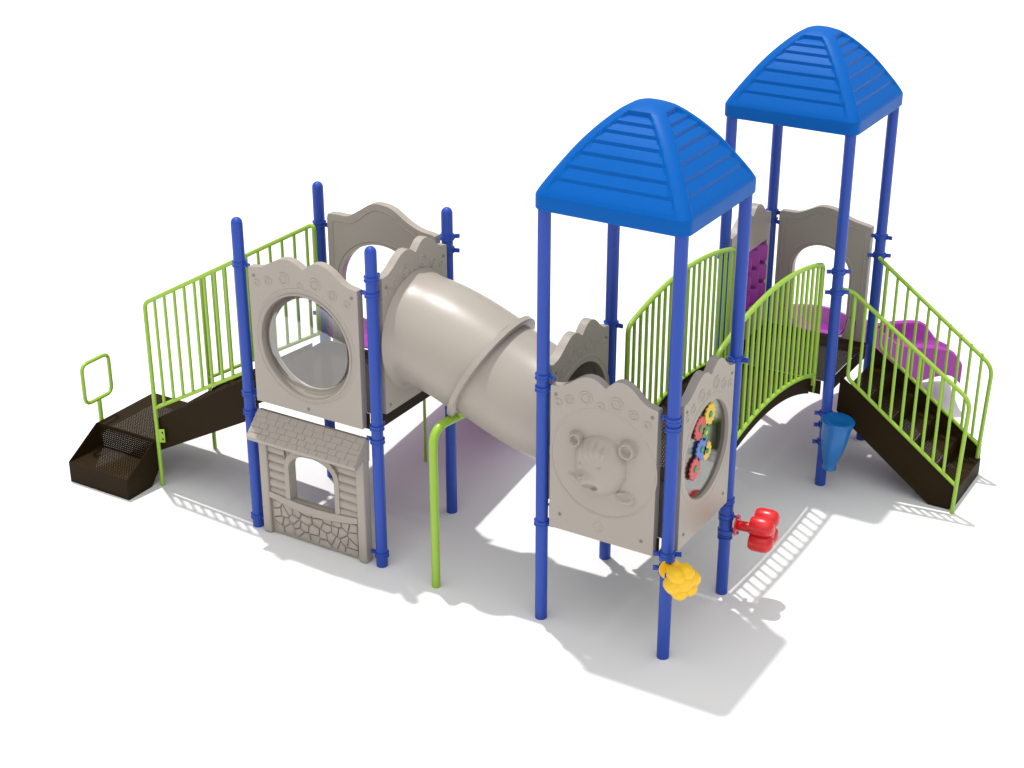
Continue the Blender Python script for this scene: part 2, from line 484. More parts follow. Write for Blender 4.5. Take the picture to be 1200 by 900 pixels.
def house_panel(tower, pl, W):
    """storefront of a play house: shingle roof, log walls, arched window, stone base"""
    H = 1.13
    wx0, wx1, wz0, zs, zt = .305, .775, .385, .68, .835     # opening
    gp = .006
    arch = [(wx0-gp, wz0-gp), (wx1+gp, wz0-gp)]+[((wx0+wx1)/2+((wx1-wx0)/2+gp)*math.cos(a), zs+(zt-zs+gp)*math.sin(a)) for a in [math.pi*k/20 for k in range(21)]]
    bm = B(); slab(bm, [(0.045, 0), (W-.045, 0), (W-.045, H-.05), (.045, H-.05)], [arch], pl, -.035, .012)
    box_pl = lambda u0, u1, v0, v1, w0, w1: slab(bm, [(u0, v0), (u1, v0), (u1, v1), (u0, v1)], [], pl, w0, w1)
    p = obj('house_panel', bm, BEIGE, tower, bevel=.006, label='beige play house front with a shingle roof and arched window')
    for u0, u1 in ((0, .085), (W-.085, W)):
        bm = B(); slab(bm, [(u0, -.0), (u1, -.0), (u1, H-.16), (u0, H-.16)], [], pl, -.045, .050); obj('corner_post', bm, BEIGE, p, bevel=.016)
    # logs
    for u0, u1 in ((.088, .262), (.818, W-.088)):
        bm = B()
        for k in range(6):
            z = .40+k*.082
            n = 8; L = []
            for j, uu in enumerate([u0+(u1-u0)*q/n for q in range(n+1)]):
                L.append([bm.verts.new(pl(uu, z+.041*math.sin(b), .008+.022*math.cos(b)+.003*noise.noise(V((uu*30, z*20, 3))))) for b in [math.pi*(i/8-.5) for i in range(9)]])
            for a_, b_ in zip(L, L[1:]):
                for i in range(8): bm.faces.new((a_[i], b_[i], b_[i+1], a_[i+1]))
        obj('log_wall', bm, BEIGE, p, sharp=80)
    # window trim: jambs and arch
    ob = [(wx0-.048, wz0-.02), (wx0-.048, zs)]+[((wx0+wx1)/2-((wx1-wx0)/2+.05)*math.cos(a), zs+(zt-zs+.065)*math.sin(a)) for a in [math.pi*k/18 for k in range(1, 18)]]+[(wx1+.048, zs), (wx1+.048, wz0-.02)]
    ib = [(wx1, wz0-.02), (wx1, zs)]+[((wx0+wx1)/2+(wx1-wx0)/2*math.cos(a), zs+(zt-zs)*math.sin(a)) for a in [math.pi*k/18 for k in range(1, 18)]]+[(wx0, zs), (wx0, wz0-.02)]
    bm = B(); slab(bm, ob+ib, [], pl, -.06, .038)
    f = obj('window_frame', bm, BEIGE, p, bevel=.008)
    # bowed sill
    N = 20; bm = B()
    lo = [(.085+(W-.17)*k/N, .352-.060*math.sin(math.pi*k/N)) for k in range(N+1)]
    up = [(.085+(W-.17)*k/N, .405-.035*math.sin(math.pi*k/N)) for k in range(N, -1, -1)]
    slab(bm, lo+up, [], pl, -.02, .045); obj('sill', bm, BEIGE, p, bevel=.010)
    # stone base: voronoi cells
    random.seed(11)
    x0, x1, z0, z1 = .105, W-.105, .03, .325
    seeds = []
    for i in range(9):
        for j in range(4):
            seeds.append((x0+(i+.5+random.uniform(-.38, .38))*(x1-x0)/9, z0+(j+.5+random.uniform(-.38, .38))*(z1-z0)/4))
    bm = B()
    for i, s in enumerate(seeds):
        poly = [(x0, z0), (x1, z0), (x1, z1), (x0, z1)]
        for j, q in enumerate(seeds):
            if i == j: continue
            mx, mz = (s[0]+q[0])/2, (s[1]+q[1])/2; nx, nz = q[0]-s[0], q[1]-s[1]; l = math.hypot(nx, nz)
            off = -.0045
            new = []
            def sd(pt): return ((pt[0]-mx)*nx+(pt[1]-mz)*nz)/l-off
            for k in range(len(poly)):
                a, b = poly[k], poly[(k+1) % len(poly)]; da, db = sd(a), sd(b)
                if da <= 0: new.append(a)
                if (da < 0) != (db < 0):
                    t = da/(da-db); new.append((a[0]+(b[0]-a[0])*t, a[1]+(b[1]-a[1])*t))
            poly = new
            if len(poly) < 3: break
        if len(poly) < 3: continue
        cx = sum(q[0] for q in poly)/len(poly); cz = sum(q[1] for q in poly)/len(poly)
        poly = [q for k, q in enumerate(poly) if math.hypot(q[0]-poly[k-1][0], q[1]-poly[k-1][1]) > .006]
        if len(poly) < 3: continue
        # top must stay below the bowed sill
        poly = [(u, min(v, .342-.060*math.sin(math.pi*(u-.085)/(W-.17)))) for u, v in poly]
        hgt = .024+random.uniform(0, .008)
        A = [bm.verts.new(pl(u, v, .010)) for u, v in poly]
        Bv = [bm.verts.new(pl(u, v, hgt-.006)) for u, v in poly]
        Cv = [bm.verts.new(pl(cx+(u-cx)*.88, cz+(v-cz)*.88, hgt)) for u, v in poly]
        n = len(poly)
        for k in range(n):
            bm.faces.new((A[k], A[(k+1) % n], Bv[(k+1) % n], Bv[k])); bm.faces.new((Bv[k], Bv[(k+1) % n], Cv[(k+1) % n], Cv[k]))
        bm.faces.new(Cv)
    obj('stone_base', bm, BEIGE, p, sharp=50)
    # shingle roof: a wedge standing off the wall
    bm = B(); e0, e1 = -.01, W+.01
    ridge, eave = (H+.02, -.01), (.935, .175)
    prof = [(H+.005, -.045), (H+.015, 0.0), (.962, .178), (.935, .172), (.915, .152), (.98, .03), (.93, .010), (.93, -.035)]
    L0 = [bm.verts.new(pl(e0, v, w)) for v, w in prof]; L1 = [bm.verts.new(pl(e1, v, w)) for v, w in prof]
    n = len(prof)
    for k in range(n): bm.faces.new((L0[k], L0[(k+1) % n], L1[(k+1) % n], L1[k]))
    bm.faces.new(L0); bm.faces.new(L1)
    rf = obj('shingle_roof', bm, BEIGE, p, bevel=.008)
    bm = B(); rows = 5
    dv, dw = (.962-(H+.015)), .178
    ln = math.hypot(dv, dw); nv, nw = dw/ln, -dv/ln      # outward normal in (v,w)
    for j in range(rows):
        u = e0+.004-(.06 if j % 2 else 0)
        while u < e1-.01:
            wdt = random.uniform(.075, .125)
            a, b = max(u, e0+.004), min(u+wdt-.004, e1-.004)
            if b-a > .015:
                t0, t1 = j/rows+.01, (j+1)/rows+.02+random.uniform(-.02, .02)
                t1 = min(t1, 1.0)
                q = []
                for (uu, t, h) in ((a, t0, .002), (b, t0, .002), (b, t1, .006+random.uniform(0, .002)), (a, t1, .006+random.uniform(0, .002))):
                    v, w = H+.015+dv*t, dw*t
                    q.append((pl(uu, v+nv*h, w+nw*h), pl(uu, v-nv*.002, w-nw*.002)))
                T = [bm.verts.new(x[0]) for x in q]; Bo = [bm.verts.new(x[1]) for x in q]
                bm.faces.new(T)
                for k in range(4): bm.faces.new((T[k], T[(k+1) % 4], Bo[(k+1) % 4], Bo[k]))
            u += wdt
    obj('shingles', bm, BEIGE, rf, sharp=30)
    return p

def tile_panel(tower, pl, W):
    """panel with a square opening and turning magenta blocks"""
    bm = B(); o = [(W*.30, .36), (W*.92, .36), (W*.92, .93), (W*.30, .93)]
    slab(bm, outline(W, 1.2), [o], pl, -.035, .035); bubbles(bm, pl, W, 1.2, .035)
    p = obj('block_panel', bm, BEIGE, tower, bevel=.018, label='beige panel with turning magenta blocks')
    for i in range(3):
        for j in range(3):
            bm = B(); c = pl(W*.30+W*.62*(i+.5)/3, .36+.57*(j+.5)/3, 0)
            lathe(bm, [(.03, -.085), (.085, -.08), (.092, -.06), (.092, .06), (.085, .08), (.03, .085)], c, (0, 0, 1), 4)
            obj('turning_block', bm, PINK, p, bevel=.008)
    return p

# ------------------------------------------------------------------ railings
def railing(parent, top, bot, bars, r=.019, rb=.0115, extra=(), name='railing'):
    """top and bot: polylines; bars: list of (p_low, p_high)"""
    bm = B(); tube(bm, top, r, 12)
    o = obj(name, bm, GREEN, parent)
    if bot:
        bm = B(); tube(bm, bot, r*.9, 12); obj('bottom_rail', bm, GREEN, o)
    for a, b in bars:
        bm = B(); cyl(bm, a, b, rb, 10); obj('baluster', bm, GREEN, o)
    return o

# ================================================================== SETTING
bm = B(); bmesh.ops.create_grid(bm, x_segments=1, y_segments=1, size=150)
G = mat('white_ground', (.80, .80, .80), .9, .1, 0, var=.004)
g = obj('ground', bm, G); g['kind'] = 'structure'

# ================================================================== TOWER A (wide, without a roof)
TA = thing('play_tower', 'low play tower with domed blue posts, porthole panel above a play house front', 'play tower', ((AX0+AX1)/2, S/2, 0))
zA = 1.37
post(TA, AX0, 0, 2.815, True, [(2.42, [(1, 0)]), (1.27, [(1, 0)]), (1.10, [(1, 0)]), (.10, [(1, 0)])])
post(TA, AX1, 0, 2.815, True, [(2.55, [(0, 1)]), (2.42, [(-1, 0)]), (1.28, [(0, 1)]), (1.16, [(-1, 0)]), (.11, [(-1, 0)])])
post(TA, AX1, S, 2.815, True, [(2.56, [(1, 1)]), (2.45, [(1, .3)]), (1.36, [(0, -1)])])
post(TA, AX0, S, 2.815, True, [(2.44, [(1, 0)]), (1.60, [(1, 0), (-1, -.2)])])
deck(TA, AX0+.02, AX1-.02, .02, S-.02, zA, .14)
WA = 1.075
window_panel(TA, Plane((-2.712, -.005, 1.245), (1, 0, 0), (0, -1, 0)), WA)
house_panel(TA, Plane((-2.722, -.015, .008), (1, 0, 0), (0, -1, 0)), 1.088)
tunnel_panel(TA, Plane((-1.515, .075, 1.372), (0, 1, 0), (1, 0, 0)), .915, 1.17, .565, .425, 'beige panel that the tube tunnel starts from')
arch_panel(TA, Plane((AX0+.11, S, 1.372), (1, 0, 0), (0, 1, 0)), AX1-AX0-.20, 1.19, .17, .86, 1.00, 'beige slide panel with a wide arched opening')

# ================================================================== TOWER B
TB = thing('play_tower', 'nearest play tower with blue roof, bear panel in front and gear panel beside', 'play tower', (S/2, S/2, 0), 'roofed play towers')
zB = 1.0
post(TB, 0, 0, 3.48, False, [(2.09, [(1, 0)]), (1.99, [(1, 0)]), (.86, [(1, 0)])])
post(TB, S, 0, 3.48, False, [(2.00, [(-1, 0)]), (1.93, [(0, 1)]), (.90, [(-1, -.5), (1, .5)]), (.78, [(-1, -.5)])])
post(TB, S, S, 3.48, False, [(2.07, [(0, -1), (1, 0)]), (.85, [(0, -1)]), (.70, []), (.53, [])])
post(TB, 0, S, 3.48, False, [(2.12, [(0, -1), (1, 0)]), (.92, [(0, -1)])])
bm = B(); lathe(bm, [(.055, .50), (.055, .82)], (S, S, 0), (0, 0, 1), 24); obj('post_sleeve', bm, BLUE, TB)
deck(TB, .02, S-.02, .02, S-.02, zB, .13)
bear_panel(TB, Plane((.088, -.005, .868), (1, 0, 0), (0, -1, 0)), .878)
gear_panel(TB, Plane((S+.005, .088, .888), (0, 1, 0), (1, 0, 0)), .878)
tunnel_panel(TB, Plane((-.005, .088, 1.02), (0, 1, 0), (-1, 0, 0)), .89, 1.14, .535, .425, 'beige panel that the tube tunnel arrives at')
make_roof(TB, S/2, S/2, 0)

# ================================================================== TOWER C
TC = thing('play_tower', 'farther blue roofed play tower between the arched bridge and the staircase', 'play tower', (S/2, (CY0+CY1)/2, 0), 'roofed play towers')
post(TC, 0, CY0, 3.38, False, [(2.00, [(0, -1)]), (1.0, [(0, -1)])])
post(TC, S, CY0, 3.38, False, [(2.06, [(-1, -.6), (1, .6)]), (1.87, [(-1, -.6), (1, .6)]), (.71, [(-1, -.4)]), (.60, [(-1, -.6)]), (.43, [(-1, -.6)])])
post(TC, S, CY1, 3.38, False, [(2.05, [(-1, -.2), (1, 0)]), (1.87, [(-1, -.6), (1, .4)])])
post(TC, 0, CY1, 3.38, False, [(2.10, [(1, 0)]), (2.02, [(1, -.4)])])
deck(TC, .02, S-.02, CY0+.02, CY1-.02, zB, .13)
tile_panel(TC, Plane((-.005, CY0+.088, .95), (0, 1, 0), (-1, 0, 0)), .89)
arch_panel(TC, Plane((.088, CY1, .99), (1, 0, 0), (0, 1, 0)), .895, 1.145, .11, .56, .88, 'beige slide panel with a narrow arched opening')
make_roof(TC, S/2, (CY0+CY1)/2, -.112)

# ================================================================== TUBE TUNNEL
TT = thing('tube_tunnel', 'thick beige crawl tube sloping down from the low tower to the nearest roofed tower', 'tunnel', (-.77, S/2, 0))
def tun(x):
    t = (x+1.47)/1.44; t = max(0, min(1, t)); return V((x, S/2, 1.955-.40*t*t*(3-2*t)))
def tdir(x): return (tun(x+.01)-tun(x-.01)).normalized()
RT = .452
def tsec(x0, x1, r0, r1):
    bm = B(); rings = []; N = 22; seg = 72
    for side in (0, 1):
        for i in range(N+1):
            t = (i if side == 0 else N-i)/N; x = x0+(x1-x0)*t; c = tun(x); d = tdir(x)
            up = V((-d.z, 0, d.x)); s = V((0, 1, 0))
            r = RT
            if r0 and t*(x1-x0) < .14: q = 1-t*(x1-x0)/.14; r += .045*(1-math.sqrt(max(0, 1-q*q)))
            if r1 and (1-t)*(x1-x0) < .14: q = 1-(1-t)*(x1-x0)/.14; r += .045*(1-math.sqrt(max(0, 1-q*q)))
            if side: r -= .012
            rings.append([bm.verts.new(c+(up*math.cos(2*math.pi*k/seg)+s*math.sin(2*math.pi*k/seg))*r) for k in range(seg)])
    n = len(rings)
    for i in range(n):
        a, b = rings[i], rings[(i+1) % n]
        for k in range(seg): bm.faces.new((a[k], a[(k+1) % seg], b[(k+1) % seg], b[k]))
    return obj('tube_section', bm, BEIGE, TT)
XF = -.775
tsec(-1.478, XF, True, False); RT = .437; tsec(XF, -.04, False, True); RT = .452
fd = V((.83, 0, -.45)).normalized(); fc = tun(XF)
for off, w_, e_ in ((-.004, .027, .056),):
    bm = B(); lathe(bm, [(RT-.022, -w_), (RT+e_-.02, -w_), (RT+e_, -w_+.010), (RT+e_, w_-.004), (RT+e_-.006, w_), (RT-.022, w_)], fc+fd*off, fd, 80, closed=True)
    obj('flange', bm, BEIGE, TT)
# support pipe
bm = B()
pts = rounded([(-.958, -.045, 0), (-.958, -.045, 1.43), (-.93, .36, 1.40)], .17, 12)
tube(bm, pts, .036, 20)
sp_ = obj('support_pipe', bm, GREEN, TT)
bm = B(); lathe(bm, [(.0, 0), (.045, .0), (.05, .02), (.05, .07), (0, .075)], (-.93, .30, 1.40), (0, 0, 1), 20); obj('saddle', bm, GREEN, sp_, bevel=.008)

# ================================================================== ARCHED BRIDGE
BR = thing('arched_bridge', 'brown arched bridge with green barred railings linking the two roofed towers', 'bridge', (S/2, (S+CY0)/2, 0))
ym, hl = (S+CY0)/2, (CY0-S)/2
def arch(y, z_end, rise): q = (y-ym)/hl; return z_end+rise*(1-q*q)
for x in (.905, .155):
    bm = B(); t = .006; N = 24; L = []
    for k in range(N+1):
        y = S+.06+(CY0-S-.12)*k/N; zb = arch(y, .865, .235); zt = zb+.15
        L.append([bm.verts.new((x+dx, y, z)) for dx, z in ((-t/2, zb), (t/2, zb), (t/2, zt), (-t/2, zt))])
    for a, b in zip(L, L[1:]):
        for j in range(4): bm.faces.new((a[j], b[j], b[(j+1) % 4], a[(j+1) % 4]))
    bm.faces.new(L[0]); bm.faces.new(L[-1]); obj('stringer', bm, BROWN, BR)
bm = B(); N = 24; L = []
for k in range(N+1):
    y = S+(CY0-S)*k/N; z = arch(y, .985, .235); L.append([bm.verts.new((x, y, z)) for x in (.16, .90)])
for a, b in zip(L, L[1:]): bm.faces.new((a[0], b[0], b[1], a[1]))
obj('walkway', bm, PERF, BR)
for x, y0, y1, dz in ((.935, 1.03, 3.185, 0), (.125, 1.12, 3.185, -.01)):
    N = 30; ys = [y0+(y1-y0)*k/N for k in range(N+1)]
    def zt(y): q = (y-ym)/1.08; return 2.262+dz-.165*abs(q)**2
    def zb(y): q = (y-ym)/1.08; return 1.247+dz-.19*abs(q)**2
    top = rounded([(x, y0, zb(y0)-.10), (x, y0, zt(y0)), (x, y0+.12, zt(y0+.12))], .07, 5)+[(x, y, zt(y)) for y in ys if y0+.13 < y < y1-.13]+rounded([(x, y1-.12, zt(y1-.12)), (x, y1, zt(y1)), (x, y1, zb(y1)-.10)], .05, 5)
    bot = [(x, y, zb(y)) for y in ys]
    nb = 18
    bars = [((x, y0+(y1-y0)*k/(nb+1), zb(y0+(y1-y0)*k/(nb+1))), (x, y0+(y1-y0)*k/(nb+1), zt(y0+(y1-y0)*k/(nb+1)))) for k in range(1, nb+1)]
    r_ = railing(BR, top, bot, bars, .021, .0145)
    bm = B(); slab(bm, [(-.02, 0), (.02, 0), (.02, .10), (-.02, .10)], [circ(0, .022, .009, 12)], Plane((x+.012, y1-.005, zb(y1)-.16), (0, 1, 0), (1, 0, 0)), -.003, .003); obj('mounting_tab', bm, GREEN, r_)

# ================================================================== STAIRCASE
ST = thing('staircase', 'dark brown staircase with green handrails going down from the far tower at the right', 'stairs', (1.65, (CY0+CY1)/2, 0))
xs0, xs1 = S+.05, 2.24
for y in (3.345, 4.145):
    bm = B(); slab(bm, [(xs0, .70), (xs0+.12, .60), (xs1-.21, .005), (xs1-.02, .005), (xs1, .03), (xs1, .30), (xs0+.01, 1.045)], [], Plane((0, y, 0), (1, 0, 0), (0, -1, 0)), -.004, .004)
    obj('stringer', bm, BROWN, ST)
nT = 5
for k in range(nT):
    z = zB-(k+1)*zB/(nT+1); x0 = xs0+k*.222
    bm = B(); vs = [bm.verts.new(q) for q in ((x0, 3.35, z), (x0+.24, 3.35, z), (x0+.24, 4.14, z), (x0, 4.14, z))]; bm.faces.new(vs)
    t_ = obj('tread', bm, PERF, ST)
    bm = B(); box(bm, (x0+.242, 3.745, z-.083), (.004, .788, .163)); obj('riser', bm, BROWN, t_)
for y, dz in ((3.30, 0), (4.13, -.015)):
    top = rounded([(S+.03, y+(-.03 if y < 3.5 else .08), 1.885+dz), (S+.115, y, 1.87+dz), (2.30-(.05 if y > 4 else 0), y, 1.10+dz), (2.262-(.05 if y > 4 else 0), y, .0)], .10, 8)
    bx = 1.205
    zt = lambda x: 1.87-(x-1.182)*(.77/1.118)+dz
    zb = lambda x: 1.06-(x-bx)*(.785/1.06)+dz
    xe = 2.268-(.05 if y > 4 else 0)
    bot = rounded([(bx, y, zt(bx)), (bx, y, zb(bx)), (xe, y, zb(xe))], .05, 6)
    bars = [((x, y, zb(x)), (x, y, zt(x))) for x in [bx+.1045*k for k in range(1, 10)]]
    railing(ST, top, bot, bars, .019, .0140)

# ================================================================== ENTRY STEPS (left)
EN = thing('entry_steps', 'brown perforated entry steps and low platform with green railings at the left end', 'steps', (-4.1, S/2, 0))
pz, px0, px1, py0, py1 = .43, -4.80, -4.10, .15, .90
bm = B()
for poly in ([(px0, py0), (px1, py0), (px1, py1), (px0, py1)],):
    bm.faces.new([bm.verts.new((x, y, pz)) for x, y in poly])
obj('platform', bm, PERF, EN)
bm = B()                                            # riser under the platform and the step tread
bm.faces.new([bm.verts.new(q) for q in ((px0+.004, py0+.003, .19), (px1-.004, py0+.003, .19), (px1-.004, py0+.003, pz-.035), (px0+.004, py0+.003, pz-.035))])
obj('riser', bm, PERF, EN)
bm = B(); box(bm, ((px0+px1)/2, py0-.002, pz-.02), (px1-px0-.004, .004, .04)); obj('nosing', bm, BROWN, EN)
bm = B(); bm.faces.new([bm.verts.new(q) for q in ((px0+.004, -.245, .195), (px1-.004, -.245, .195), (px1-.004, py0, .195), (px0+.004, py0, .195))])
obj('tread', bm, PERF, EN)
bm = B(); box(bm, ((px0+px1)/2, -.25, .10), (px1-px0, .004, .20)); obj('front_plate', bm, BROWN, EN)
for x in (px0, px1):
    bm = B(); slab(bm, [(-.252, 0), (.05, 0), (py0+.03, .16), (py0+.03, pz), (py0-.02, pz), (-.252, .20)], [], Plane((x, 0, 0), (0, 1, 0), (-1 if x == px0 else 1, 0, 0)), -.002, .003); obj('side_plate', bm, BROWN, EN)
bm = B()
box(bm, (px0, (py0+py1)/2+.02, pz-.06), (.004, py1-py0-.04, .118)); box(bm, ((px0+px1)/2, py1, pz-.06), (px1-px0-.006, .004, .118))
obj('platform_skirt', bm, BROWN, EN)
# closed stringers of the upper flight
for y in (.145, .915):
    bm = B(); slab(bm, [(-4.06, .335), (AX0-.03, .975), (AX0-.03, 1.375), (-4.06, .655), (-4.08, .60), (-4.08, .34)], [], Plane((0, y, 0), (1, 0, 0), (0, -1, 0)), -.004, .004); obj('stringer', bm, BROWN, EN)
for k in range(4):
    z = pz+(k+1)*(zA-pz)/5; x0 = -4.10+k*.313
    bm = B(); bm.faces.new([bm.verts.new(q) for q in ((x0, .15, z), (x0+.316, .15, z), (x0+.316, .91, z), (x0, .91, z))]); t_ = obj('tread', bm, PERF, EN)
    bm = B(); box(bm, (x0, .53, z-.096), (.004, .756, .184)); obj('riser', bm, BROWN, t_)
for y in (.12, .935):
    xa, xb = -4.035 if y < .5 else -4.11, AX0-.08 if y < .5 else -2.79
    k0 = (2.375-1.775)/(1.06)
    zt = lambda x: 1.785+(x+4.03)*.56
    zb = lambda x: .775+(x+4.04)*.56
    top = rounded([(xa, y, 0), (xa, y, zt(xa)), (xb, y, zt(xb))]+([(xb+.0, y, zb(xb))] if y > .5 else [(xb+.05, y, zt(xb)+.02)]), .055, 7)
    if y > .5: top = top+[]
    bot = [(xa, y, zb(xa)), (xb, y, zb(xb))]
    n = 9; bars = [((xa+(xb-xa)*k/(n+.6), y, zb(xa+(xb-xa)*k/(n+.6))), (xa+(xb-xa)*k/(n+.6), y, zt(xa+(xb-xa)*k/(n+.6)))) for k in range(1, n+1)]
    r_ = railing(EN, top, bot, bars, .019, .0140)
    if y < .5:
        bm = B(); slab(bm, [(0, 0), (.075, .02), (.075, .15), (.0, .13)], [circ(.05, .045, .012, 12), circ(.05, .11, .012, 12)], Plane((xa+.012, y-.002, .44), (1, 0, 0), (0, -1, 0)), -.003, .003); obj('mounting_tab', bm, GREEN, r_)
# grab loop
bm = B(); hx = px0-.015
loop = rounded([(hx, .045, .645), (hx, .045, 1.035), (hx, .385, 1.035), (hx, .385, .645)], .075, 6, closed=True)
tube(bm, loop, .018, 12, closed=True); gl = obj('grab_loop', bm, GREEN, EN, label='green rounded grab loop on a short stem')
bm = B(); cyl(bm, (hx, .215, .30), (hx, .215, .655), .021, 14); obj('stem', bm, GREEN, gl)

# ================================================================== SLIDES
def sweep(parent, path, sect, m, name, label=None, thick=.012):
    """path: list of (center, right vector, up); sect: open 2d profile (s, h) ; double sided shell"""
    bm = B(); rows = []
    for i, (c, rgt) in enumerate(path):
        sec = sect(i/(len(path)-1)) if callable(sect) else sect
        row = [c+rgt*s+V((0, 0, h)) for s, h in sec]
        row2 = []
        for k, p in enumerate(row):
            a, b = row[max(k-1, 0)], row[min(k+1, len(row)-1)]
            t = (b-a).normalized(); f = rgt.cross(V((0, 0, 1)))
            n = f.cross(t).normalized()
            row2.append(p+n*thick)
        rows.append([bm.verts.new(p) for p in row]+[bm.verts.new(p) for p in reversed(row2)])
    n = len(rows[0])
    for a, b in zip(rows, rows[1:]):
        for k in range(n): bm.faces.new((a[k], b[k], b[(k+1) % n], a[(k+1) % n]))
    bm.faces.new(rows[0]); bm.faces.new(rows[-1])
    return obj(name, bm, m, parent, sharp=50, label=label)
def usec(w, hl_, hr_, lip=.035, sk=.10, sk2=None):
    """channel: rolled lips, walls and a round-cornered bed"""
    P = [(-w/2-lip*1.75, hl_-sk), (-w/2-lip*2, hl_-lip*1.2), (-w/2-lip*1.9, hl_-lip*.3), (-w/2-lip, hl_), (-w/2-lip*.2, hl_-lip*.25), (-w/2, hl_-lip*1.1), (-w/2+.01, .10), (-w/2+.05, .03), (-w/2+.11, 0)]
    Q = [(w/2-.11, 0), (w/2-.05, .03), (w/2-.01, .10), (w/2, hr_-lip*1.1), (w/2+lip*.2, hr_-lip*.25), (w/2+lip, hr_), (w/2+lip*1.9, hr_-lip*.3), (w/2+lip*2, hr_-lip*1.2), (w/2+lip*1.75, hr_-(sk2 or sk))]
    return P+Q
SA = thing('slide', 'wide straight magenta slide behind the crawl tube, running down from the low tower', 'slide', (-2.2, 2.3, 0))
ctr = smooth2([(1.04, 1.385), (1.25, 1.375), (1.45, 1.28), (2.2, .79), (2.9, .36), (3.15, .29), (3.5, .27)], 6)
path = [(V((-2.2, y, z)), V((1, 0, 0))) for y, z in ctr]
W2 = 1.22
def twin(t):
    h = .20+.16*max(0, 1-t/.22)
    L = usec(W2, h, h)
    mid = [(-.05, 0.0), (-.035, .06), (-.02, .13), (0, .15), (.02, .13), (.035, .06), (.05, 0)]
    return L[:9]+mid+L[9:]
sweep(SA, path, twin, PINK, 'bedway')
bm = B(); cyl(bm, (-2.25, 1.74, 0), (-2.25, 1.74, 1.05), .014, 10); obj('support_leg', bm, GREEN, SA)
bm = B(); cyl(bm, (-2.2, 3.1, 0), (-2.2, 3.1, .28), .03, 12); obj('foot', bm, BLUE, SA)

SC = thing('slide', 'curved magenta slide turning right behind the staircase railings', 'slide', (1.0, 5.2, 0))
path = []
P0, P1, P2, P3 = V((.535, 4.25, 0)), V((.535, 5.0, 0)), V((.92, 5.36, 0)), V((1.50, 5.66, 0))
zs_ = smooth2([(0, 1.0), (.05, .98), (.2, .85), (.4, .64), (.6, .49), (.8, .42), (.93, .38), (1.0, .31)], 8)
def zbed(t):
    for (a, z0), (b, z1) in zip(zs_, zs_[1:]):
        if t <= b+1e-9: return z0+(z1-z0)*(t-a)/max(1e-9, b-a)
    return zs_[-1][1]
for i in range(41):
    t = i/40
    p = P0*(1-t)**3+P1*3*t*(1-t)**2+P2*3*t*t*(1-t)+P3*t**3
    d = (P1-P0)*3*(1-t)**2+(P2-P1)*6*t*(1-t)+(P3-P2)*3*t*t; d.normalize()
    path.append((V((p.x, p.y, zbed(t))), V((d.y, -d.x, 0))))
def tab(L, t):
    for (a, z0), (b, z1) in zip(L, L[1:]):
        if t <= b+1e-9: return z0+(z1-z0)*(t-a)/max(1e-9, b-a)
    return L[-1][1]
outer_lip = smooth2([(0, 1.20), (.2, 1.05), (.35, .93), (.5, .76), (.6, .665), (.7, .67), (.8, .675), (.86, .655), (.90, .57), (.95, .44), (1, .37)], 6)
inner_lip = smooth2([(0, 1.22), (.2, 1.09), (.4, .89), (.5, .79), (.56, .74), (.65, .71), (.8, .69), (.9, .66), (.95, .62), (1, .51)], 6)
def csec(t):
    b = zbed(t)
    return usec(.60, tab(outer_lip, t)-b, tab(inner_lip, t)-b, .036, min(.34, tab(outer_lip, t)-.13), .40-.20*max(0, (t-.7)/.3))
sweep(SC, path, csec, PINK, 'bedway')
bm = B(); cyl(bm, (1.2, 5.5, 0), (1.2, 5.5, .33), .03, 12); obj('foot', bm, BLUE, SC)

# ================================================================== PLAY DRUMS
def flower(name, label, m, post_xy, z, d, dist, rods, group=None, spin=0.0, npet=5, pr=.07, off=.083, dp=1.0):
    d = V(d).normalized(); base = V((*post_xy, 0))
    root = thing(name, label, 'play drum', (base.x+d.x*dist, base.y+d.y*dist, 0), group)
    u, w, _ = frame(d)
    c = base+V((0, 0, z))+d*dist
    bm = B()
    for k in range(npet):
        a = 2*math.pi*k/npet+spin; o = c+(u*math.cos(a)+w*math.sin(a))*off
        lathe(bm, [(pr*.35, -.085), (pr*.8, -.078), (pr*.97, -.05), (pr, .0), (pr, .035), (pr*.93, .065), (pr*.75, .09), (pr*.45, .106), (pr*.2, .111), (0, .112)] if dp == 1 else [(pr*.35, -.06), (pr*.9, -.05), (pr, -.01), (pr, .01), (pr*.92, .035), (pr*.72, .055), (pr*.4, .068), (0, .072)], o, d, 28)
    lathe(bm, [(.05, -.10), (.075, -.06), (.080, .03*dp), (.065, .080*dp), (.04, .095*dp), (0, .100*dp)], c, d, 24)
    obj('petals', bm, m, root, sharp=45)
    bm = B(); lathe(bm, [(.035, -.20), (.04, -.19), (.04, -.09)], c, d, 20); lathe(bm, [(.0, -.212), (.085, -.212), (.085, -.198), (0, -.198)], c, d, 28)
    obj('mounting_plate', bm, m, root)
    for dz in rods:
        bm = B(); p = base+V((0, 0, z+dz)); cyl(bm, p+d*(R_POST), c+V((0, 0, dz))-d*.19, .012, 10)
        lathe(bm, [(R_POST+.002, z+dz-.02), (R_POST+.014, z+dz-.018), (R_POST+.014, z+dz+.018), (R_POST+.002, z+dz+.02)], base, (0, 0, 1), 24)
        obj('bracket', bm, BLUE, root)
    return root
flower('flower_drum', 'red flower shaped drum on a bracket of the post beside the gear panel', RED, (S, S), .645, (1, .12, 0), .300, (.07, -.07), 'flower drums', spin=.785, npet=4, pr=.080, off=.100)
flower('flower_drum', 'yellow flower shaped drum in front of the nearest blue post', YELLOW, (S, 0), .80, (.80, -.60, .0), .245, (.07, -.05), 'flower drums', spin=.2, npet=6, pr=.062, off=.078, dp=.75)

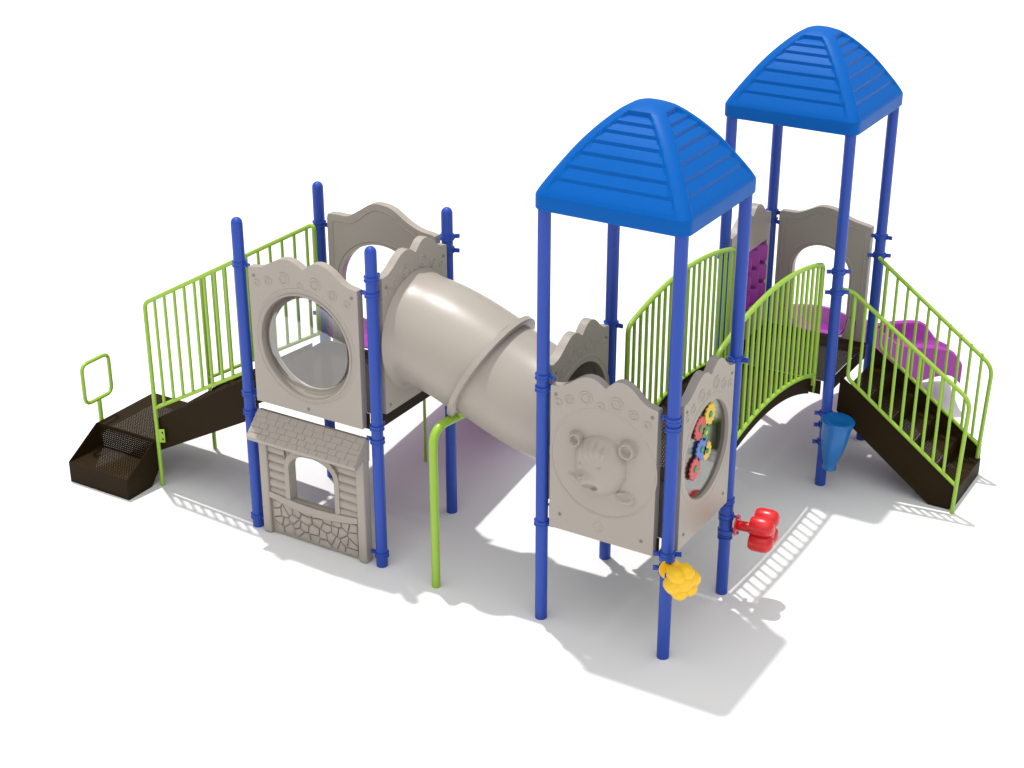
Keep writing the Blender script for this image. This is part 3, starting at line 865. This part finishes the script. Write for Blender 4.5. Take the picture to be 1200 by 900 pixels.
FN = thing('funnel_drum', 'blue tapered play drum on the post below the arched bridge end', 'play drum', (1.21, 3.12, 0))
fc_ = V((1.19, 3.12, 0))
ax_ = V((-.05, .0, -.5)).normalized()
bm = B()
fl = lambda a, h: 1+(.035*math.cos(a*6) if .05 < h < .40 else 0)
lathe(bm, [(0, .020), (.06, .012), (.115, -.004), (.140, -.002), (.147, .008), (.140, .025), (.134, .05), (.124, .15), (.107, .26), (.084, .36), (.064, .43), (.058, .46), (.066, .475), (.066, .49), (.05, .50), (0, .50)], fc_+V((.03, 0, .725)), ax_, 60, flute=fl)
obj('funnel', bm, CONE, FN, sharp=40)
for z in (.60, .43):
    bm = B(); cyl(bm, (S, CY0, z), (1.16, 3.14, z), .014, 10); obj('bracket', bm, BLUE, FN)

# ================================================================== CAMERA, LIGHT
cpos = V((5.5146, -9.6288, 7.1646)); yaw, pit, f = 2.1115, -.4340, 1944.17
F = V((math.cos(pit)*math.cos(yaw), math.cos(pit)*math.sin(yaw), math.sin(pit)))
cam = bpy.data.cameras.new('camera'); co = bpy.data.objects.new('camera', cam); C.objects.link(co)
co.location = cpos; co.rotation_euler = F.to_track_quat('-Z', 'Y').to_euler()
cam.sensor_width = 36; cam.lens = 36*f/1200; cam.clip_end = 600; cam.clip_start = .1
bpy.context.scene.camera = co

sun = bpy.data.lights.new('sun', 'SUN'); so = bpy.data.objects.new('sun', sun); C.objects.link(so)
sd = V((.195, -.12, -1)).normalized()
so.rotation_euler = sd.to_track_quat('-Z', 'Y').to_euler(); so.location = (-3, 3, 12)
sun.energy = 2.9; sun.angle = math.radians(1.3); sun.color = (1, .985, .96)

LOBE, LOBE_H, LOBE_Z = 1.1, .55, .84
w = bpy.data.worlds.new('World'); bpy.context.scene.world = w; w.use_nodes = True
nt = w.node_tree; bg = nt.nodes['Background']; bg.inputs[0].default_value = (1, 1, 1, 1)
tc = nt.nodes.new('ShaderNodeTexCoord'); sx = nt.nodes.new('ShaderNodeSeparateXYZ')
nt.links.new(tc.outputs['Generated'], sx.inputs[0])
def WM(op, a, b=None, c=None):
    n = nt.nodes.new('ShaderNodeMath'); n.operation = op
    for i, v in enumerate((a, b, c)):
        if v is None: continue
        if isinstance(v, (int, float)): n.inputs[i].default_value = v
        else: nt.links.new(v, n.inputs[i])
    return n.outputs[0]
# a bright dome with a broad soft fill lobe added, high on the near side
dl = V((.47*LOBE_H, -.88*LOBE_H, LOBE_Z)).normalized()
vm = nt.nodes.new('ShaderNodeVectorMath'); vm.operation = 'DOT_PRODUCT'; vm.inputs[1].default_value = dl
nt.links.new(tc.outputs['Generated'], vm.inputs[0])
lobe = WM('POWER', WM('MAXIMUM', vm.outputs['Value'], 0), 4)
nt.links.new(WM('ADD', WM('MULTIPLY_ADD', WM('MAXIMUM', sx.outputs[2], 0), .60, .22), WM('MULTIPLY', lobe, LOBE)), bg.inputs[1])

sc = bpy.context.scene
sc.render.engine = 'CYCLES'
sc.render.resolution_x = 1024; sc.render.resolution_y = 768
sc.cycles.max_bounces = 8; sc.cycles.diffuse_bounces = 5; sc.cycles.transparent_max_bounces = 24
sc.view_settings.view_transform = 'Standard'; sc.view_settings.look = 'None'; sc.view_settings.exposure = 0
